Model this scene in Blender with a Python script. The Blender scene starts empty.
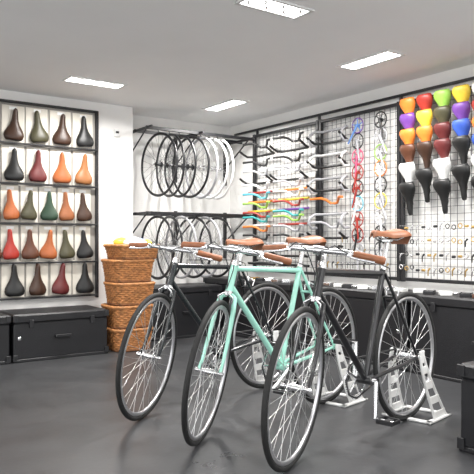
import bpy, math, random
from mathutils import Vector, Matrix
random.seed(4)
R=math.radians
sc=bpy.context.scene
# ---------------------------------------------------------------- materials
def mat(name,col,rough=0.5,metal=0.0,noise=None,bump=0.0,bscale=60,coat=0.0,emit=0,spec=0.5):
    m=bpy.data.materials.new(name); m.use_nodes=True
    nt=m.node_tree; b=nt.nodes['Principled BSDF']
    c=(col[0],col[1],col[2],1)
    b.inputs['Base Color'].default_value=c
    b.inputs['Roughness'].default_value=rough
    b.inputs['Metallic'].default_value=metal
    b.inputs['Coat Weight'].default_value=coat
    b.inputs['Specular IOR Level'].default_value=spec
    if emit:
        b.inputs['Emission Color'].default_value=c; b.inputs['Emission Strength'].default_value=emit
    tc=nt.nodes.new('ShaderNodeTexCoord')
    nz=nt.nodes.new('ShaderNodeTexNoise'); nz.inputs['Scale'].default_value=(noise[1] if noise else 12); nz.inputs['Detail'].default_value=6
    nt.links.new(tc.outputs['Object'],nz.inputs['Vector'])
    amt=noise[0] if noise else 0.06
    rmp=nt.nodes.new('ShaderNodeValToRGB')
    rmp.color_ramp.elements[0].position=.3; rmp.color_ramp.elements[1].position=.7
    rmp.color_ramp.elements[0].color=tuple(x*(1-amt) for x in col)+(1,)
    rmp.color_ramp.elements[1].color=tuple(min(1,x*(1+amt)) for x in col)+(1,)
    nt.links.new(nz.outputs['Fac'],rmp.inputs['Fac']); nt.links.new(rmp.outputs['Color'],b.inputs['Base Color'])
    if bump:
        n2=nt.nodes.new('ShaderNodeTexNoise'); n2.inputs['Scale'].default_value=bscale; n2.inputs['Detail'].default_value=4
        nt.links.new(tc.outputs['Object'],n2.inputs['Vector'])
        bp=nt.nodes.new('ShaderNodeBump'); bp.inputs['Strength'].default_value=bump; bp.inputs['Distance'].default_value=.01
        nt.links.new(n2.outputs['Fac'],bp.inputs['Height']); nt.links.new(bp.outputs['Normal'],b.inputs['Normal'])
    return m
WALL=mat('wall_paint',(.84,.83,.81),.85,noise=(.02,3),bump=.05,bscale=120)
CEIL=mat('ceiling_paint',(.88,.88,.88),.9,noise=(.02,2))
TRIM=mat('trim_white',(.75,.75,.74),.5)
BLACK=mat('black_paint',(.010,.010,.012),.3,coat=.3)
BLKM=mat('black_metal',(.014,.014,.016),.45)
TRUNK=mat('trunk_black',(.010,.010,.012),.45,bump=.15,bscale=150)
RUBBER=mat('tyre_rubber',(.012,.012,.012),.7)
SILVER=mat('silver_alloy',(.75,.75,.76),.25,1)
RIMS=mat('rim_alloy',(.6,.6,.62),.3,.9)
SPOKE=mat('spoke_steel',(.7,.7,.7),.3,.9)
WIRE=mat('grid_wire',(.06,.06,.065),.5)
MINT=mat('mint_paint',(.38,.76,.63),.25,coat=.5,noise=(.02,5))
DARKF=mat('charcoal_paint',(.012,.015,.018),.22,coat=.5)
BROWN=mat('brown_leather',(.26,.095,.04),.45,noise=(.2,30),bump=.1)
WHITE=mat('white_enamel',(.85,.85,.84),.35)
STANDM=mat('stand_white_metal',(.80,.80,.79),.35,.1)
CARD=mat('card_white',(.72,.68,.60),.7)
PANEL=mat('display_board',(.34,.32,.29),.7)
WICK=mat('wicker',(.46,.20,.07),.6,noise=(.4,25))
WICKD=mat('wicker_dark',(.24,.10,.04),.7,noise=(.4,25))
BRASS=mat('brass',(.6,.4,.15),.3,.9)
GLOW=mat('lamp_glow',(1,.99,.97),.5,emit=9)
COL={n:mat('c_'+n,c,.42,noise=(.12,20)) for n,c in dict(
 blk=(.012,.012,.012),dbrown=(.045,.02,.011),brown=(.10,.036,.018),honey=(.30,.12,.04),tan=(.25,.085,.03),orange=(.36,.10,.028),
 olive=(.06,.055,.028),green=(.025,.055,.032),maroon=(.11,.018,.018),red=(.34,.03,.02),teal=(.03,.33,.33),yellow=(.76,.54,.05),
 lime=(.28,.52,.08),blue=(.04,.10,.45),purple=(.15,.05,.28),pink=(.62,.10,.2),white=(.80,.80,.78),silver=(.42,.42,.44),
 corange=(.74,.20,.03),cyan=(.1,.46,.6),bluel=(.15,.3,.65)).items()}
# floor
def floor_mat():
    m=bpy.data.materials.new('floor_concrete'); m.use_nodes=True; nt=m.node_tree; b=nt.nodes['Principled BSDF']
    tc=nt.nodes.new('ShaderNodeTexCoord')
    a=nt.nodes.new('ShaderNodeTexNoise'); a.inputs['Scale'].default_value=1.6; a.inputs['Detail'].default_value=10; a.inputs['Roughness'].default_value=.65
    r=nt.nodes.new('ShaderNodeValToRGB'); r.color_ramp.elements[0].position=.3; r.color_ramp.elements[1].position=.75
    r.color_ramp.elements[0].color=(.036,.037,.040,1); r.color_ramp.elements[1].color=(.062,.063,.066,1)
    f=nt.nodes.new('ShaderNodeTexNoise'); f.inputs['Scale'].default_value=40; f.inputs['Detail'].default_value=6
    r2=nt.nodes.new('ShaderNodeMapRange'); r2.inputs[1].default_value=.3; r2.inputs[2].default_value=.7; r2.inputs[3].default_value=.26; r2.inputs[4].default_value=.44
    bp=nt.nodes.new('ShaderNodeBump'); bp.inputs['Strength'].default_value=.10; bp.inputs['Distance'].default_value=.004
    for n in (a,f): nt.links.new(tc.outputs['Object'],n.inputs['Vector'])
    nt.links.new(a.outputs['Fac'],r.inputs['Fac']); nt.links.new(r.outputs['Color'],b.inputs['Base Color'])
    nt.links.new(a.outputs['Fac'],r2.inputs[0]); nt.links.new(r2.outputs[0],b.inputs['Roughness'])
    nt.links.new(f.outputs['Fac'],bp.inputs['Height']); nt.links.new(bp.outputs['Normal'],b.inputs['Normal'])
    return m
FLOOR=floor_mat()
# ---------------------------------------------------------------- mesh builder
class MB:
    def __init__(s): s.v=[];s.f=[];s.mi=[];s.sm=[];s.mats=[];s.M=Matrix()
    def m(s,mt):
        if mt not in s.mats: s.mats.append(mt)
        return s.mats.index(mt)
    def add(s,vs,fs,mt,smooth=True):
        o=len(s.v); k=s.m(mt)
        s.v+=[tuple(s.M@Vector(p)) for p in vs]
        for f in fs: s.f.append(tuple(o+i for i in f)); s.mi.append(k); s.sm.append(smooth)
    def path(s,pts,r,mt,n=8,closed=False,caps=True):
        pts=[Vector(p) for p in pts]; N=len(pts); rs=r if isinstance(r,(list,tuple)) else [r]*N
        T=[]
        for i in range(N):
            if closed: t=pts[(i+1)%N]-pts[i-1]
            else: t=pts[min(i+1,N-1)]-pts[max(i-1,0)]
            T.append(t.normalized())
        u=T[0].orthogonal().normalized(); vs=[]
        for i in range(N):
            u=(u-T[i]*u.dot(T[i])).normalized(); w=T[i].cross(u)
            for k in range(n):
                a=2*math.pi*k/n; vs.append(pts[i]+(u*math.cos(a)+w*math.sin(a))*rs[i])
        fs=[]
        for i in range(N if closed else N-1):
            j=(i+1)%N
            for k in range(n):
                l=(k+1)%n; fs.append((i*n+k,i*n+l,j*n+l,j*n+k))
        s.add(vs,fs,mt,True)
        if caps and not closed:
            s.add(vs[:n],[tuple(reversed(range(n)))],mt,False); s.add(vs[-n:],[tuple(range(n))],mt,False)
    def tube(s,a,b,r,mt,n=8,r2=None): s.path([a,b],[r,r if r2 is None else r2],mt,n)
    def box(s,c,sz,mt,bev=0.0,rot=None):
        x,y,z=[d/2 for d in sz]; c=Vector(c)
        if bev<=0:
            vs=[Vector((i*x,j*y,k*z)) for i in(-1,1) for j in(-1,1) for k in(-1,1)]
            fs=[(0,1,3,2),(4,6,7,5),(0,4,5,1),(2,3,7,6),(0,2,6,4),(1,5,7,3)]
        else:
            vs=[];idx={}
            for i in(-1,1):
                for j in(-1,1):
                    for k in(-1,1):
                        for ax in range(3):
                            p=[i*(x-bev),j*(y-bev),k*(z-bev)]; p[ax]=[i*x,j*y,k*z][ax]
                            idx[(i,j,k,ax)]=len(vs); vs.append(Vector(p))
            fs=[]
            for ax in range(3):
                o=[a for a in range(3) if a!=ax]
                for sgn in(-1,1):
                    q=[]
                    for (p1,p2) in((-1,-1),(1,-1),(1,1),(-1,1)):
                        t=[0,0,0];t[ax]=sgn;t[o[0]]=p1;t[o[1]]=p2;q.append(idx[(*t,ax)])
                    fs.append(tuple(q))
                for p1 in(-1,1):
                    for p2 in(-1,1):
                        a=[0,0,0];a[ax]=-1;a[o[0]]=p1;a[o[1]]=p2;b=list(a);b[ax]=1
                        fs.append((idx[(*a,o[0])],idx[(*b,o[0])],idx[(*b,o[1])],idx[(*a,o[1])]))
            for i in(-1,1):
                for j in(-1,1):
                    for k in(-1,1): fs.append((idx[(i,j,k,0)],idx[(i,j,k,1)],idx[(i,j,k,2)]))
        if rot: vs=[rot@v for v in vs]
        s.add([v+c for v in vs],fs,mt,False)
    def ring(s,c,ax,Rr,hr,ha,mt,N=48,n=10):
        """ring with elliptical section: radial half hr, axial half ha"""
        c=Vector(c);ax=Vector(ax).normalized();u=ax.orthogonal().normalized();w=ax.cross(u);vs=[];fs=[]
        for i in range(N):
            a=2*math.pi*i/N; d=u*math.cos(a)+w*math.sin(a)
            for k in range(n):
                b=2*math.pi*k/n; vs.append(c+d*(Rr+hr*math.cos(b))+ax*(ha*math.sin(b)))
        for i in range(N):
            j=(i+1)%N
            for k in range(n): l=(k+1)%n; fs.append((i*n+k,j*n+k,j*n+l,i*n+l))
        s.add(vs,fs,mt)
    def obj(s,name,parent=None,loc=None,mw=None):
        me=bpy.data.meshes.new(name); me.from_pydata(s.v,[],s.f)
        for m_ in s.mats: me.materials.append(m_)
        me.polygons.foreach_set('material_index',s.mi); me.polygons.foreach_set('use_smooth',s.sm); me.update()
        import bmesh
        bm=bmesh.new(); bm.from_mesh(me); bmesh.ops.recalc_face_normals(bm,faces=bm.faces); bm.to_mesh(me); bm.free()
        o=bpy.data.objects.new(name,me); sc.collection.objects.link(o)
        if parent: o.parent=parent
        if mw: o.matrix_basis=mw
        return o
def empty(name,mw):
    e=bpy.data.objects.new(name,None); sc.collection.objects.link(e); e.matrix_basis=mw; e.empty_display_size=.1; return e
# ---------------------------------------------------------------- parts
def saddle(B,M,leather,rail=BLKM,cl=None,L=.27):
    old=B.M; B.M=old@M
    prof=[(-.0,.045,-.030),(0.0,.062,.004),(.05,.075,.010),(.14,.082,.012),(.25,.077,.008),(.36,.061,.003),(.48,.042,0),(.62,.029,-.001),(.78,.023,.001),(.9,.021,.003),(.97,.015,.002),(1.0,.006,-.008)]
    n=12; vs=[]
    for t,w,z in prof:
        for k in range(n+1):
            s_=-1+2*k/n; a=s_*math.pi/2
            vs.append(((t-.48)*L,w*math.sin(a)*(L/.27),z-(.036 if t<.5 else .03)*(1-math.cos(a))**1.0))
    fs=[(i*(n+1)+k,i*(n+1)+k+1,(i+1)*(n+1)+k+1,(i+1)*(n+1)+k) for i in range(len(prof)-1) for k in range(n)]
    B.add(vs,fs,leather)
    B.add(vs[:n+1],[tuple(range(n+1))],leather)
    for sy in(-1,1):
        B.path([(-.48*L+.02,sy*.035,-.03),(-.06,sy*.024,-.045),(.05,sy*.022,-.042),(.47*L,sy*.006,-.02)],.0035,rail,6)
    B.tube((-.47*L,-.05,-.02),(-.47*L,.05,-.02),.006,rail,6)
    B.M=old
def wheel(B,c,tyre=RUBBER,rim=RIMS,Rr=.335,tr=.013,sp=SPOKE,ns=32,bare=False,hub=SILVER,rh=.011):
    c=Vector(c)
    if not bare: B.ring(c,(0,1,0),Rr-tr,tr,tr*.95,tyre,72,10); ri=Rr-2*tr-rh*.7
    else: ri=Rr-rh
    B.ring(c,(0,1,0),ri,rh,.0095,rim,72,8)
    B.tube(c+Vector((0,-.035,0)),c+Vector((0,.035,0)),.014,hub,12)
    B.tube(c+Vector((0,-.06,0)),c+Vector((0,.06,0)),.006,hub,8)
    for sy in(-1,1):
        B.ring(c+Vector((0,sy*.03,0)),(0,1,0),.018,.010,.002,hub,20,6)
    for i in range(ns):
        a=2*math.pi*i/ns; sy=1 if i%2 else -1; off=(1 if (i//2)%2 else -1)*R(55)
        h=Vector((.026*math.cos(a+off),sy*.03,.026*math.sin(a+off)))
        e=Vector((ri*math.cos(a),0,ri*math.sin(a)))
        B.path([c+h,c+e],.0012,sp,4,caps=False)

def bicycle(name,mw,paint,steer,saddle_z,crank_a,grip=BROWN,rim=RIMS,barm=SILVER,seatleather=BROWN,crankm=SILVER,forkm=None):
    E=empty(name,mw); forkm=forkm or paint
    # wheels
    B=MB(); wheel(B,(0,0,.335),rim=rim); B.ring((0,-.043,.335),(0,1,0),.030,.006,.003,crankm,20,6); B.obj('rear_wheel',E)
    # frame
    B=MB(); bb=Vector((.415,0,.275)); st=Vector((.246,0,.805)); ra=Vector((0,0,.335))
    ax=lambda t:Vector((.937-.309*t,0,.321+.951*t))
    B.tube(bb,st,.0145,paint,14)
    B.tube(ax(.385),ax(.525),.0185,paint,14)
    for t in(.385,.525): B.tube(ax(t-.006),ax(t+.006),.021,crankm,14)
    B.tube(st-Vector((-.008,0,.03)),ax(.505),.0135,paint,14)
    B.tube(bb,ax(.42),.0155,paint,14)
    B.tube(bb-Vector((0,.036,0)),bb+Vector((0,.036,0)),.021,paint,14)
    for sy in(-1,1):
        B.path([bb+Vector((-.01,sy*.018,0)),(.28,sy*.035,.295),(.12,sy*.052,.315),ra+Vector((0,sy*.060,0))],[.011,.010,.009,.007],paint,10)
        B.path([st+Vector((.006,sy*.014,-.03)),(.19,sy*.03,.66),(.12,sy*.045,.53),ra+Vector((0,sy*.060,0))],[.008,.008,.008,.007],paint,10)
        B.box(ra+Vector((0,sy*.062,0)),(.04,.005,.03),paint,.001)
        B.tube(ra+Vector((0,sy*.062,0)),ra+Vector((0,sy*.078,0)),.010,SILVER,8)
    B.tube((.19,-.035,.655),(.19,.035,.655),.007,paint,8)
    B.tube(st-Vector((0,0,.012)),st+Vector((-.003,0,.006)),.018,crankm,12)
    B.obj('frame',E)
    # rear brake caliper
    B=MB(); B.path([(.16,-.03,.66),(.15,-.036,.69),(.165,0,.71),(.15,.036,.69),(.16,.03,.66)],.005,SILVER,8); B.box((.165,0,.70),(.02,.02,.03),SILVER,.004)
    B.path([(.165,0,.71),(.22,.02,.80),(.30,.018,.822),(.70,.018,.830)],.0025,BLKM,6); B.obj('rear_brake',E)
    # seatpost and saddle
    B=MB(); sp=Vector((.246-.306*(saddle_z-.05-.805),0,saddle_z-.05)); B.tube(st,sp,.0135,SILVER,12); B.box(sp+Vector((0,0,.004)),(.04,.045,.022),SILVER,.005); B.obj('seatpost',E)
    B=MB(); saddle(B,Matrix.Translation((sp.x+.005,0,saddle_z)),seatleather,SILVER,L=.275); B.obj('saddle',E)
    # drivetrain (drive side = right = -y)
    B=MB(); yc=-.048
    B.ring(bb+Vector((0,yc,0)),(0,1,0),.088,.008,.0025,crankm,48,6)
    for i in range(48):
        a=2*math.pi*i/48; B.box(bb+Vector((.098*math.cos(a),yc,.098*math.sin(a))),(.005,.002,.005),crankm,0,Matrix.Rotation(-a,3,'Y'))
    for i in range(5):
        a=crank_a+2*math.pi*i/5; B.tube(bb+Vector((0,yc,0)),bb+Vector((.085*math.cos(a),yc,.085*math.sin(a))),.009,crankm,8,.006)
    for sy,aa in((-1,crank_a),(1,crank_a+math.pi)):
        d=Vector((math.cos(aa),0,math.sin(aa))); p0=bb+Vector((0,sy*.058,0)); p1=bb+d*.168+Vector((0,sy*.070,0))
        B.tube(bb+Vector((0,sy*.03,0)),p0,.012,SILVER,12)
        B.tube(p0,p1,.013,crankm,10,.010)
        B.tube(p1-Vector((0,sy*.01,0)),p1+Vector((0,sy*.10,0)),.006,SILVER,8)
        pc=p1+Vector((0,sy*.065,0))
        for q in(-1,1):
            B.box(pc+Vector((q*.035,0,0)),(.006,.085,.022),BLKM,.002)
            B.box(pc+Vector((0,q*.04,0)),(.07,.006,.02),BLKM,.002)
        B.box(pc,(.06,.03,.012),BLKM,.003)
    # chain
    B.path([bb+Vector((0.0,yc,.096)),(.2,yc,.371),(0.0,yc,.367),(-.025,yc,.355),(-.033,yc,.335),(-.025,yc,.315),(0,yc,.303),(.2,yc,.24),bb+Vector((0,yc,-.096)),bb+Vector((.068,yc,-.068)),bb+Vector((.096,yc,0)),bb+Vector((.068,yc,.068))],.0045,BLKM,6,closed=True)
    B.obj('crankset_and_chain',E)
    # front assembly
    p=ax(0); axis=Vector((-.309,0,.951))
    S=Matrix.Translation(p)@Matrix.Rotation(steer,4,axis)@Matrix.Translation(-p)
    B=MB(); wheel(B,(.98,0,.335),rim=rim); B.obj('front_wheel',E,mw=S)
    B=MB()
    cr=ax(.375)
    B.tube(cr,ax(.385),.016,forkm,12)
    for sy in(-1,1):
        B.path([cr+Vector((0,sy*.012,0)),cr+Vector((.004,sy*.034,-.012)),ax(.30)+Vector((.004,sy*.042,0)),ax(.15)+Vector((.012,sy*.048,0)),ax(.06)+Vector((.026,sy*.050,0)),(.98,sy*.052,.335)],[.013,.013,.012,.010,.008,.007],forkm,10)
        B.tube((.98,sy*.050,.335),(.98,sy*.068,.335),.010,SILVER,8)
    B.obj('fork',E,mw=S)
    B=MB(); q=cr+Vector((.035,0,.0))
    B.path([q+Vector((0,-.03,-.035)),q+Vector((.012,-.036,-.005)),q+Vector((0,0,.02)),q+Vector((.012,.036,-.005)),q+Vector((0,.03,-.035))],.005,SILVER,8); B.box(q+Vector((0,0,.012)),(.02,.02,.025),SILVER,.004)
    B.obj('front_brake',E,mw=S)
    B=MB()
    top=ax(.60); B.tube(ax(.525),top,.0125,SILVER,12)
    B.tube(ax(.53),ax(.545),.018,SILVER,12)
    cl=top+Vector((.085,0,.005)); B.tube(top-Vector((.015,0,.002)),cl,.014,SILVER,12); B.tube(cl-Vector((0,.022,0)),cl+Vector((0,.022,0)),.019,SILVER,14)
    B.obj('stem',E,mw=S)
    B=MB()
    f=lambda y:cl+Vector((-max(0,abs(y)-.07)*.22,y,0))+Vector((0,0,-.02*max(0,(abs(y)-.12)/.15)))
    ys=[-.27,-.2,-.15,-.1,-.06,0,.06,.1,.15,.2,.27]
    B.path([f(y) for y in ys],.0125,barm,10)
    for sy in(-1,1):
        g=[f(sy*y) for y in(.145,.15,.2,.255,.268,.275)]
        B.path(g,[.014,.0165,.0165,.017,.018,.012],grip,12)
        # brake lever
        a=f(sy*.135); B.box(a+Vector((.012,0,-.004)),(.03,.02,.022),SILVER,.004)
        B.path([a+Vector((.022,0,-.006)),a+Vector((.045,sy*.02,-.014)),a+Vector((.04,sy*.06,-.02)),a+Vector((.028,sy*.11,-.026))],[.006,.005,.005,.006],SILVER,8)
        B.path([a+Vector((.03,-sy*.005,0)),a+Vector((.07,-sy*.05,.03)),cl+Vector((.07,sy*.03,.0)),ax(.5)+Vector((.05,sy*.01,0)),cr+Vector((.045,0,.03))],.0024,BLKM,6)
    B.obj('handlebar',E,mw=S)
    return E
# ---------------------------------------------------------------- measurement helpers (camera-frame distances -> room coords)
F=635.0; H=.93; HZ=242.0
def room(cx,d): return Vector((.8150*cx+.5795*d,-.5795*cx+.8150*d,0))
# ---------------------------------------------------------------- room shell
CZ=2.2; XR=4.0; YL=5.45; YA=5.76; XC=2.67
def slab(name,lo,hi,m):
    B=MB(); B.box([(a+b)/2 for a,b in zip(lo,hi)],[b-a for a,b in zip(lo,hi)],m); return B.obj(name)
slab('floor',(-4,-2.5,-.1),(4.2,6,0),FLOOR)
slab('ceiling',(-4,-2.5,CZ),(4.2,6,CZ+.1),CEIL)
slab('wall_left',(-4,YL,0),(XC,6,CZ),WALL)
slab('wall_back',(XC,YA,0),(4.2,6,CZ),WALL)
slab('wall_right',(XR,-2.5,0),(4.2,YA,CZ),WALL)
slab('baseboard_right',(XR-.015,-2.5,0),(XR,YA,.09),TRIM)
slab('baseboard_back',(XC,YA-.015,0),(XR-.015,YA,.09),TRIM)
slab('baseboard_left',(-4,YL-.015,0),(XC,YL,.09),TRIM)
# ---------------------------------------------------------------- ceiling lights
def downlight(x,y,lx,ly,power,idx):
    E=empty('recessed_ceiling_light',Matrix.Translation((x,y,CZ)))
    B=MB(); fr=.022
    B.box((0,ly/2,-.005),(lx+fr,fr,.01),TRIM,.002);B.box((0,-ly/2,-.005),(lx+fr,fr,.01),TRIM,.002)
    B.box((lx/2,0,-.005),(fr,ly,.01),TRIM,.002);B.box((-lx/2,0,-.005),(fr,ly,.01),TRIM,.002)
    B.box((0,0,-.004),(lx-.02,ly-.02,.004),GLOW)
    lng=lx>ly
    for s_ in(-1,0,1):
        c=(s_*lx*.3,0,-.006) if lng else (0,s_*ly*.3,-.006)
        B.ring(c,(0,0,1),min(lx,ly)*.32,.008,.004,TRIM,24,6)
    B.obj('fitting',E)
    l=bpy.data.lights.new('lamp','AREA'); l.shape='RECTANGLE'; l.size=lx; l.size_y=ly; l.energy=power; l.color=(1,.98,.95); l.spread=R(165)
    o=bpy.data.objects.new('lamp',l); sc.collection.objects.link(o); o.parent=E; o.location=(0,0,-.02)
def ceil(px,py):
    d=F*(CZ-H)/(HZ-py); return room((px-237)/F*d,d)
for px,py,lx,ly in((95,82,.46,.16),(225,105,.16,.5),(370,60,.16,.46),(275,6,.40,.15)):
    p=ceil(px,py); downlight(p.x,p.y,lx,ly,30,0)
for x,y in((-.6,2.6),(-1.2,4.2),(.6,-.4),(2.6,.2),(-1.4,.4),(3.0,1.6)):
    downlight(x,y,.46,.16,28,0)
# ---------------------------------------------------------------- trunks / benches
def trunk(name,lo,hi,face='-y',n=1):
    B=MB(); x0,y0=lo; x1,y1,h=hi; cx,cy=(x0+x1)/2,(y0+y1)/2; lid=.07
    B.box((cx,cy,(h-lid)/2+.01),(x1-x0-.01,y1-y0-.01,h-lid-.02),TRUNK,.008)
    B.box((cx,cy,h-lid/2),(x1-x0,y1-y0,lid),TRUNK,.012)
    B.box((cx,cy,.012),(x1-x0,y1-y0,.024),BLKM,.004)
    # handles, latches, corner caps
    fx=face=='-x'
    ln=(y1-y0) if fx else (x1-x0)
    def put(u,z,su,sz,d,m):
        if fx: B.box((x0-d/2+.004,cy+u,z),(d,su,sz),m,.002)
        else: B.box((cx+u,y0-d/2+.004,z),(su,d,sz),m,.002)
    for u in(-.32,.32):
        put(u*ln,h-lid-.005,.035,.06,.014,BLKM)
    for u in(-.5,.5):
        uu=u*(ln-.03)
        put(uu,.035,.035,.05,.012,BLKM); put(uu,h-.03,.035,.05,.012,BLKM)
    put(0,h*.5,.13,.02,.03,BLKM)
    put(-.44*ln,h*.5,.025,.025,.008,SILVER)
    return B.obj(name)
trunk('storage_trunk',(1.42,4.95),(2.20,5.40,.37))
trunk('storage_trunk',(.58,4.95),(1.40,5.40,.37))
trunk('storage_trunk',(-.26,4.95),(.56,5.40,.37))
trunk('storage_trunk',(2.45,.90),(2.98,1.74,.39),'-x')
trunk('display_bench',(2.80,5.30),(3.58,5.73,.50))
for i,(a,b) in enumerate(((4.28,5.70),(3.00,4.26),(1.80,2.98))):
    trunk('display_bench',(3.62,a),(3.98,b,.56),'-x')
# ---------------------------------------------------------------- leather saddle wall
B=MB(); 
x0=2.165; xe=.525; zs=[1.92,1.585,1.25,.92,.62]
def rowx(r_):
    sp=.158 if r_ in(2,3) else .205
    return [x0-(.005 if sp<.2 else 0)-sp*i for i in range(11 if sp<.2 else 9)]
B.box(((x0+xe)/2,YL-.014,1.27),(x0-xe+.26,.02,1.64),PANEL)
for x in(x0+.125,x0-.9,xe-.11):
    B.box((x,YL-.045,1.27),(.022,.04,1.68),BLKM,.003)
for r_,z in enumerate(zs): 
    B.box(((x0+xe)/2,YL-.06,z-.165),(x0-xe+.26,.035,.014),BLKM,.002)
    xs=rowx(r_); wd=.144 if r_ in(2,3) else .186
    for x in xs:
        B.box((x+random.uniform(-.004,.004),YL-.03,z+.0),(wd,.006,.305),CARD,0,Matrix.Rotation(random.uniform(-.015,.015),3,'Y'))
        B.box((x,YL-.034,z+.13),(.06,.004,.025),WHITE)
B.box(((x0+xe)/2,YL-.05,2.10),(x0-xe+.26,.03,.02),BLKM,.002)
RACK=B.obj('saddle_display_rack')
rows=[['blk','dbrown','olive','dbrown'],['honey','orange','maroon','blk'],['dbrown','tan','green','olive','orange'],['blk','olive','orange','brown','red'],['blk','maroon','dbrown','blk']]
B=MB()
for r_,z in enumerate(zs):
    for i,x in enumerate(rowx(r_)):
        c=rows[r_][i] if i<len(rows[r_]) else random.choice(['blk','brown','honey','olive','orange','maroon'])
        M=Matrix(((0,-1,0,x),(0,0,-1,YL-.085),(1,0,0,z-.012),(0,0,0,1)))@Matrix.Rotation(random.uniform(-.12,.12),4,'Z')@Matrix.Rotation(random.uniform(-.3,.3),4,'X')@Matrix.Scale(.99 if r_ not in(2,3) else .92,4)
        saddle(B,M,COL[c],SILVER)
B.obj('leather_saddle_assortment',RACK)
# ---------------------------------------------------------------- hanging wheel racks in alcove
def wheel_rack(zr,specs):
    E=empty('wheel_storage_rack',Matrix.Translation((0,0,0)))
    B=MB()
    for y in(5.52,5.28):
        B.box(((XC+XR)/2+.02,y,zr),(XR-XC-.06,.02,.03),BLKM,.002)
    for x in(XC+.07,3.30,XR-.08):
        B.box((x,(5.2+YA)/2,zr+.0),(.02,YA-5.2,.025),BLKM,.002)
        B.box((x,YA-.02,zr-.2),(.03,.03,.5),BLKM,.002)
        B.tube((x,5.3,zr),(x,YA-.01,zr-.28),.008,BLKM,6)
    B.obj('rack_frame',E)
    for x,rim,R_,tl in specs:
        B=MB(); zc=zr-.012-R_+.0
        wheel(B,(0,0,0),rim=rim,Rr=R_,ns=28,bare=True,sp=SPOKE if rim is not BLACK else BLKM,hub=rim if rim is BLACK else SILVER,rh=.014)
        B.path([(0,0,R_-.03),(0,0,R_+.004),(.0,.012,R_+.02)],.004,BLKM,6)
        B.obj('bare_wheel',E,mw=Matrix.Translation((x,5.40,zc))@Matrix.Rotation(R(90)+tl,4,'Z'))
wheel_rack(1.995,[(2.92,BLACK,.31,.1),(3.04,BLACK,.31,-.05),(3.15,BLACK,.31,.0),(3.27,BLACK,.31,.1),(3.40,COL['silver'],.31,.0),(3.50,WHITE,.31,.06),(3.60,WHITE,.31,-.05)])
wheel_rack(1.20,[(2.90,BLACK,.31,.05),(3.03,BLACK,.31,-.08),(3.16,COL['silver'],.31,.0),(3.30,BLACK,.31,.1),(3.44,COL['silver'],.31,.0),(3.58,BLACK,.31,.06)])
# ---------------------------------------------------------------- wicker baskets
def basket(name,x,y,z,w,d,h,rot=0):
    B=MB()
    def per(t,sc_):
        e=5.0; a=2*math.pi*t; c,s=math.cos(a),math.sin(a)
        k=(abs(c)**e+abs(s)**e)**(-1/e); return Vector((w/2*sc_*c*k,d/2*sc_*s*k,0))
    N=88; rr=.009; rows_=int(h/(rr*1.75))
    for r_ in range(rows_):
        zz=rr+r_*rr*1.75; sc_=.86+.14*zz/h; pts=[]
        for i in range(N):
            p=per(i/N,sc_); nrm=p.normalized(); pts.append(p+nrm*(.006*math.sin(math.pi*i/2+ (math.pi if r_%2 else 0)+.8))+Vector((0,0,zz)))
        B.path(pts,rr,WICK,5,closed=True)
    for i in range(0,44):
        p0=per(i/44,.85);p1=per(i/44,.985); B.path([p0+Vector((0,0,.004)),p1+Vector((0,0,h))],.006,WICKD,5)
    for k in range(2):
        B.path([per(i/N,1.01+.02*k)+Vector((0,0,h-.004+.012*math.sin(i*1.57+k*3.14)*.3)) for i in range(N)],.012,WICK,6,closed=True)
    B.path([per(i/N,.88)+Vector((0,0,.01)) for i in range(N)],.011,WICKD,6,closed=True)
    B.box((0,0,.012),(w*.82,d*.82,.014),WICKD)
    B.obj(name,mw=Matrix.Translation((x,y,z))@Matrix.Rotation(rot,4,'Z'))
bx,by=2.43,5.06
z=0.002
for i,(dx,dy,w,rot) in enumerate(((0,0,.35,.0),(-.005,.0,.36,.03),(.01,-.01,.36,-.03),(.0,.0,.37,.03))):
    basket('wicker_basket',bx+dx,by+dy,z,w,.34,.185,rot); z+=.195
basket('wicker_basket',bx+.03,by-.02,z-.0,.40,.34,.12,.06)
# pouches in top basket
B=MB()
for k,(dx,dy,c,s_) in enumerate(((-.10,.0,'yellow',.075),(.0,-.06,'white',.085),(.09,.03,'bluel',.07),(.05,-.07,'white',.06),(-.06,-.08,'white',.06),(.11,-.06,'yellow',.05),(-.02,.07,'silver',.075))):
    vs=[];fs=[];n=10
    for i in range(n+1):
        for j in range(n):
            a=math.pi*i/n;b=2*math.pi*j/n; rr=s_*(1+random.uniform(-.12,.12)); vs.append((bx+.03+dx+rr*math.sin(a)*math.cos(b),by-.02+dy+rr*math.sin(a)*math.sin(b),z+.135+.65*rr*math.cos(a)))
    for i in range(n):
        for j in range(n): fs.append((i*n+j,i*n+(j+1)%n,(i+1)*n+(j+1)%n,(i+1)*n+j))
    B.add(vs,fs,COL[c])
B.obj('pile_of_cloth_pouches')
# ---------------------------------------------------------------- right wall: grid + goods
XG=3.955
B=MB()
posts=[5.27,4.27,3.33,2.30,1.30]
ztop,zbot=2.02,.64
for i in range(len(posts)-1):
    a,b=posts[i],posts[i+1]
    for y in(a-.02,b+.02): B.box((XG,y,(ztop+zbot)/2-.0),(.03,.03,ztop-zbot+.04),BLKM,.003)
    for zz in(ztop,zbot): B.box((XG,(a+b)/2,zz),(.026,a-b-.06,.026),BLKM,.003)
    nv=int((a-b)/.055)
    for k in range(1,nv): 
        y=a-(a-b)*k/nv; B.tube((XG,y,zbot),(XG,y,ztop),.0022,WIRE,4)
    nh=int((ztop-zbot)/.055)
    for k in range(1,nh):
        zz=zbot+(ztop-zbot)*k/nh; B.tube((XG-.004,a-.03,zz),(XG-.004,b+.03,zz),.0022,WIRE,4)
for y in(5.25,4.27,3.33,2.3):
    for zz in(ztop-.1,zbot+.1): B.box((3.982,y,zz),(.034,.02,.02),BLKM)
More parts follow.
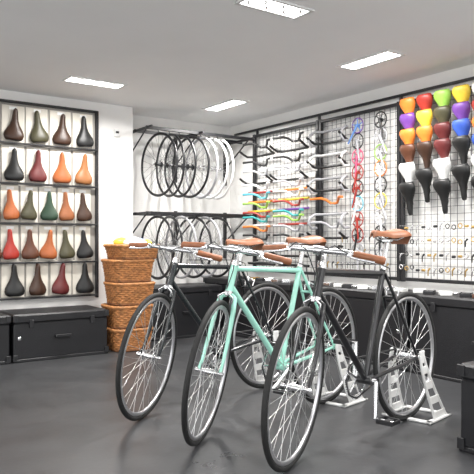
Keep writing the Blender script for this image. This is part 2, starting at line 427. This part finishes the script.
# upper rail above the panels, bracketed off the wall
B.box((XG,3.45,2.085),(.025,4.3,.02),BLKM,.003)
for y in(5.2,4.27,3.33,2.3): B.box((XG,y,2.06),(.02,.02,.06),BLKM)
GRID=B.obj('wire_grid_display_panel')
# goods: local: u along -Y (to the image right), o out of wall (-X), z up
def W(y,o,z): return Vector((XG-.02-o,y,z))
B=MB()
def hbar(y,z,kind,m,w=.42,out=.03):
    h=w/2
    if kind=='riser': pts=[(-h,.10,.03),(-h*.55,.05,.035),(-h*.38,.02,.02),(-h*.2,.0,-.01),(0,0,-.012),(h*.2,0,-.01),(h*.38,.02,.02),(h*.55,.05,.035),(h,.10,.03)]
    elif kind=='bull': pts=[(-h,.14,.05),(-h,.10,.025),(-h*.97,.05,.0),(-h*.85,.01,.0),(-h*.5,0,0),(0,0,0),(h*.5,0,0),(h*.85,.01,.0),(h*.97,.05,.0),(h,.10,.025),(h,.14,.05)]
    elif kind=='drop': pts=[(-h,.02,-.12),(-h,.08,-.125),(-h,.12,-.08),(-h,.10,-.03),(-h*.95,.05,0),(-h*.8,.0,0),(0,0,0),(h*.8,.0,0),(h*.95,.05,0),(h,.10,-.03),(h,.12,-.08),(h,.08,-.125),(h,.02,-.12)]
    else: pts=[(-h,.03,0),(-h*.4,0,0),(h*.4,0,0),(h,.03,0)]
    B.path([W(y+a,out+o,z+c) for a,o,c in pts],.0115,m,8)
    B.tube(W(y,0,z-.02),W(y,out+.03,z-.02),.004,SILVER,5)
C=COL
zl=1.89; seq1=[('riser','blk'),('bull','blk'),('riser','blk'),('riser','silver'),('bull','blk'),('riser','white'),('flat','red'),('riser','cyan'),('flat','corange'),('riser','lime'),('flat','yellow'),('riser','red'),('riser','teal'),('flat','white'),('riser','corange'),('riser','blk'),('riser','silver'),('bull','blk'),('flat','blk')]
for col,y in enumerate((5.03,4.54)):
    zz=zl
    for i,(k,c) in enumerate(seq1):
        if col==1 and 5<=i<=14: c=['silver','corange','white','yellow','red','purple','teal','lime','red','silver'][i-5]
        hbar(y,zz,k,C[c],.43,.03)
        zz-=.092 if i<4 else (.047 if i<14 else .085)
zz=1.91
for i,(k,c) in enumerate([('drop','silver'),('bull','blk'),('drop','white'),('bull','blk'),('drop','silver'),('bull','blk'),('riser','corange'),('drop','silver'),('riser','silver'),('bull','blk'),('riser','blk')]):
    hbar(4.03,zz,k,C[c],.40,.03); zz-=.105
B.obj('handlebar_assortment',GRID)
# cranksets
B=MB()
def crank(y,z,c,ang,ringc=None):
    o=.05; c0=W(y,o,z); rc=COL[ringc or c]
    B.ring(c0,(1,0,0),.062,.006,.003,rc,32,6)
    for k in range(5):
        a=ang+2*math.pi*k/5; B.tube(c0,c0+Vector((0,math.cos(a),math.sin(a)))*.06,.006,COL[c],6,.004)
    B.tube(c0-Vector((.01,0,0)),c0+Vector((-.015,math.cos(ang)*.17,math.sin(ang)*.17)),.010,COL[c],8,.007)
    B.tube(c0+Vector((.02,0,0)),c0-Vector((.015,0,0)),.013,COL[c],10)
for i,(c,r_) in enumerate((('bluel','purple'),('silver','blk'),('pink','pink'),('red','red'),('red','blk'),('white','cyan'),('red','red'),('blk','red'),('silver','silver'))):
    crank(3.73,1.90-.13*i,c,R(-80+random.uniform(-25,25)),r_)
for i,(c,r_) in enumerate((('blk','blk'),('silver','silver'),('silver','lime'),('white','corange'),('silver','blk'),('silver','yellow'),('white','silver'),('blk','blk'),('silver','blk'))):
    crank(3.48,1.91-.13*i,c,R(-100+random.uniform(-25,25)),r_)
B.obj('crankset_assortment',GRID)
# coloured saddles
B=MB()
ys=[3.20-.158*i for i in range(9)]
cols=[['corange','red','lime','yellow','white','red','blue','lime','red'],['purple','yellow','olive','purple','red','blue','yellow','red','blue'],['corange','corange','maroon','blue','corange','blk','lime','red','white'],['brown','dbrown','maroon','blk','blue','white','blk','red','white']]
for r_ in range(4):
    for i,y in enumerate(ys):
        z=1.93-r_*.118
        M=Matrix(((0,0,-1,XG-.085),(0,-1,0,y),(-1,0,0,z-.02),(0,0,0,1)))@Matrix.Rotation(.22,4,'Y')@Matrix.Scale(.90,4)
        saddle(B,M,COL[cols[r_][i]],BLKM)
for r_,cc in enumerate((['white','blk']*5,['blk','white']*5)):
    for i,y in enumerate(ys):
        z=1.41-r_*.15-(.06 if i%2 else 0)
        M=Matrix(((0,0,-1,XG-.09),(0,-1,0,y),(-1,0,0,z),(0,0,0,1)))@Matrix.Rotation(.22,4,'Y')@Matrix.Scale(.94,4)
        if r_==0 or i%2==0: saddle(B,M,COL[cc[i]],BLKM)
B.obj('coloured_saddle_assortment',GRID)
# small components on pegs
B=MB()
for i in range(36):
    for j in range(4):
        y=3.28-.053*i; z=1.06-.105*j+random.uniform(-.01,.01)
        if y<1.35: continue
        B.tube(W(y,-.01,z),W(y,.06,z),.0025,SILVER,4)
        m_=random.choice([SILVER,SILVER,BRASS,BLKM,SILVER,BLKM,BRASS])
        k=random.random()
        if k<.4: B.path([W(y,.03,z),W(y+.01,.04,z-.02),W(y+.015,.035,z-.06)],[.008,.006,.004],m_,6)
        elif k<.7: B.ring(W(y,.04,z-.015),(1,0,0),.016,.004,.004,m_,14,6)
        else: B.tube(W(y-.012,.04,z-.02),W(y+.012,.04,z-.02),.010,m_,8)
for i in range(14):
    for j in range(3):
        y=4.22-.062*i; z=.98-.11*j if i>4 else .86-.1*j
        if z<.72: continue
        B.tube(W(y,-.01,z),W(y,.06,z),.0025,SILVER,4)
        m_=random.choice([SILVER,SILVER,BRASS,BLKM])
        B.path([W(y,.03,z),W(y+.01,.04,z-.02),W(y+.012,.035,z-.055)],[.009,.006,.004],m_,6)
B.obj('small_component_assortment',GRID)
# pedals on bench
B=MB()
for i in range(26):
    y=5.2-.13*i+random.uniform(-.02,.02); x=3.72+random.uniform(-.04,.03); c=random.choice([SILVER,BLKM,BRASS,COL['brown'],BLKM,COL['white'],SILVER])
    rot=Matrix.Rotation(random.uniform(0,3),3,'Z')
    for q in(-1,1):
        B.box(Vector((x,y,.576))+rot@Vector((q*.034,0,0)),(.007,.08,.028),c,.002,rot); B.box(Vector((x,y,.576))+rot@Vector((0,q*.036,0)),(.07,.007,.022),c,.002,rot)
    B.tube(Vector((x,y,.576))+rot@Vector((0,-.08,0)),Vector((x,y,.576))+rot@Vector((0,.03,0)),.007,SILVER,8)
B.obj('pedal_assortment')
# thermostat on wall
B=MB(); B.box((2.50,YL-.012,1.94),(.05,.024,.07),TRIM,.004); B.box((2.50,YL-.026,1.945),(.03,.004,.02),BLKM); B.obj('wall_thermostat')
# ---------------------------------------------------------------- bicycles and stands
yaw=math.atan2(-.215,-.977)
d=Vector((-.977,-.215,0)).normalized()
def stand(mw):
    B=MB()
    for sy in(-1,1):
        y0=.125*sy;y1=.083*sy
        def P(t,side):
            back=-.18*(1-t)**1.3-.020; front=back+.095*(1-t)+.036
            return Vector((back if side==0 else front,y0*(1-t)+y1*t,.008+.335*t))
        for side in(0,1):
            B.path([P(t/6,side) for t in range(7)],.008,STANDM,6)
        for t in(.06,.30,.54,.78,.95):
            a,b=P(t,0),P(t,1); c=(a+b)/2; B.box(c,((a-b).length,.006,.042),STANDM,.002)
        B.box((-.11,y0,.007),(.25,.030,.012),STANDM,.003)
        B.box((-.004,y1,.345),(.05,.01,.05),STANDM,.004)
    for x in(-.22,.0): B.box((x,0,.007),(.030,.28,.012),STANDM,.003)
    B.obj('bicycle_floor_stand',mw=mw)
for name,(cx,dd),paint,steer,sz,ca,kw in (
   ('city_bicycle',(-.477,3.33),DARKF,25,.945,R(200),{}),
   ('city_bicycle',(-.148,2.93),MINT,29,.955,R(150),{}),
   ('city_bicycle',(.231,2.60),BLACK,17,.985,R(100),{})):
    f=room(cx,dd); rear=f-d*.98
    M=Matrix.Translation(rear)@Matrix.Rotation(yaw,4,'Z')
    bicycle(name,M,paint,R(steer),sz,ca)
    stand(M)
# ---------------------------------------------------------------- light, world, camera
w=bpy.data.worlds.new('world'); sc.world=w; w.use_nodes=True
w.node_tree.nodes['Background'].inputs[0].default_value=(.98,.99,1,1); w.node_tree.nodes['Background'].inputs[1].default_value=2.5
sc.view_settings.view_transform='Standard'
sc.view_settings.exposure=.08
cam=bpy.data.cameras.new('camera'); co=bpy.data.objects.new('camera',cam); sc.collection.objects.link(co); sc.camera=co
co.location=(0,0,H); co.rotation_euler=(R(90),0,-math.atan2(.5795,.8150))
cam.sensor_width=36; cam.lens=F/474*36; cam.shift_y=5/474; cam.clip_start=.05
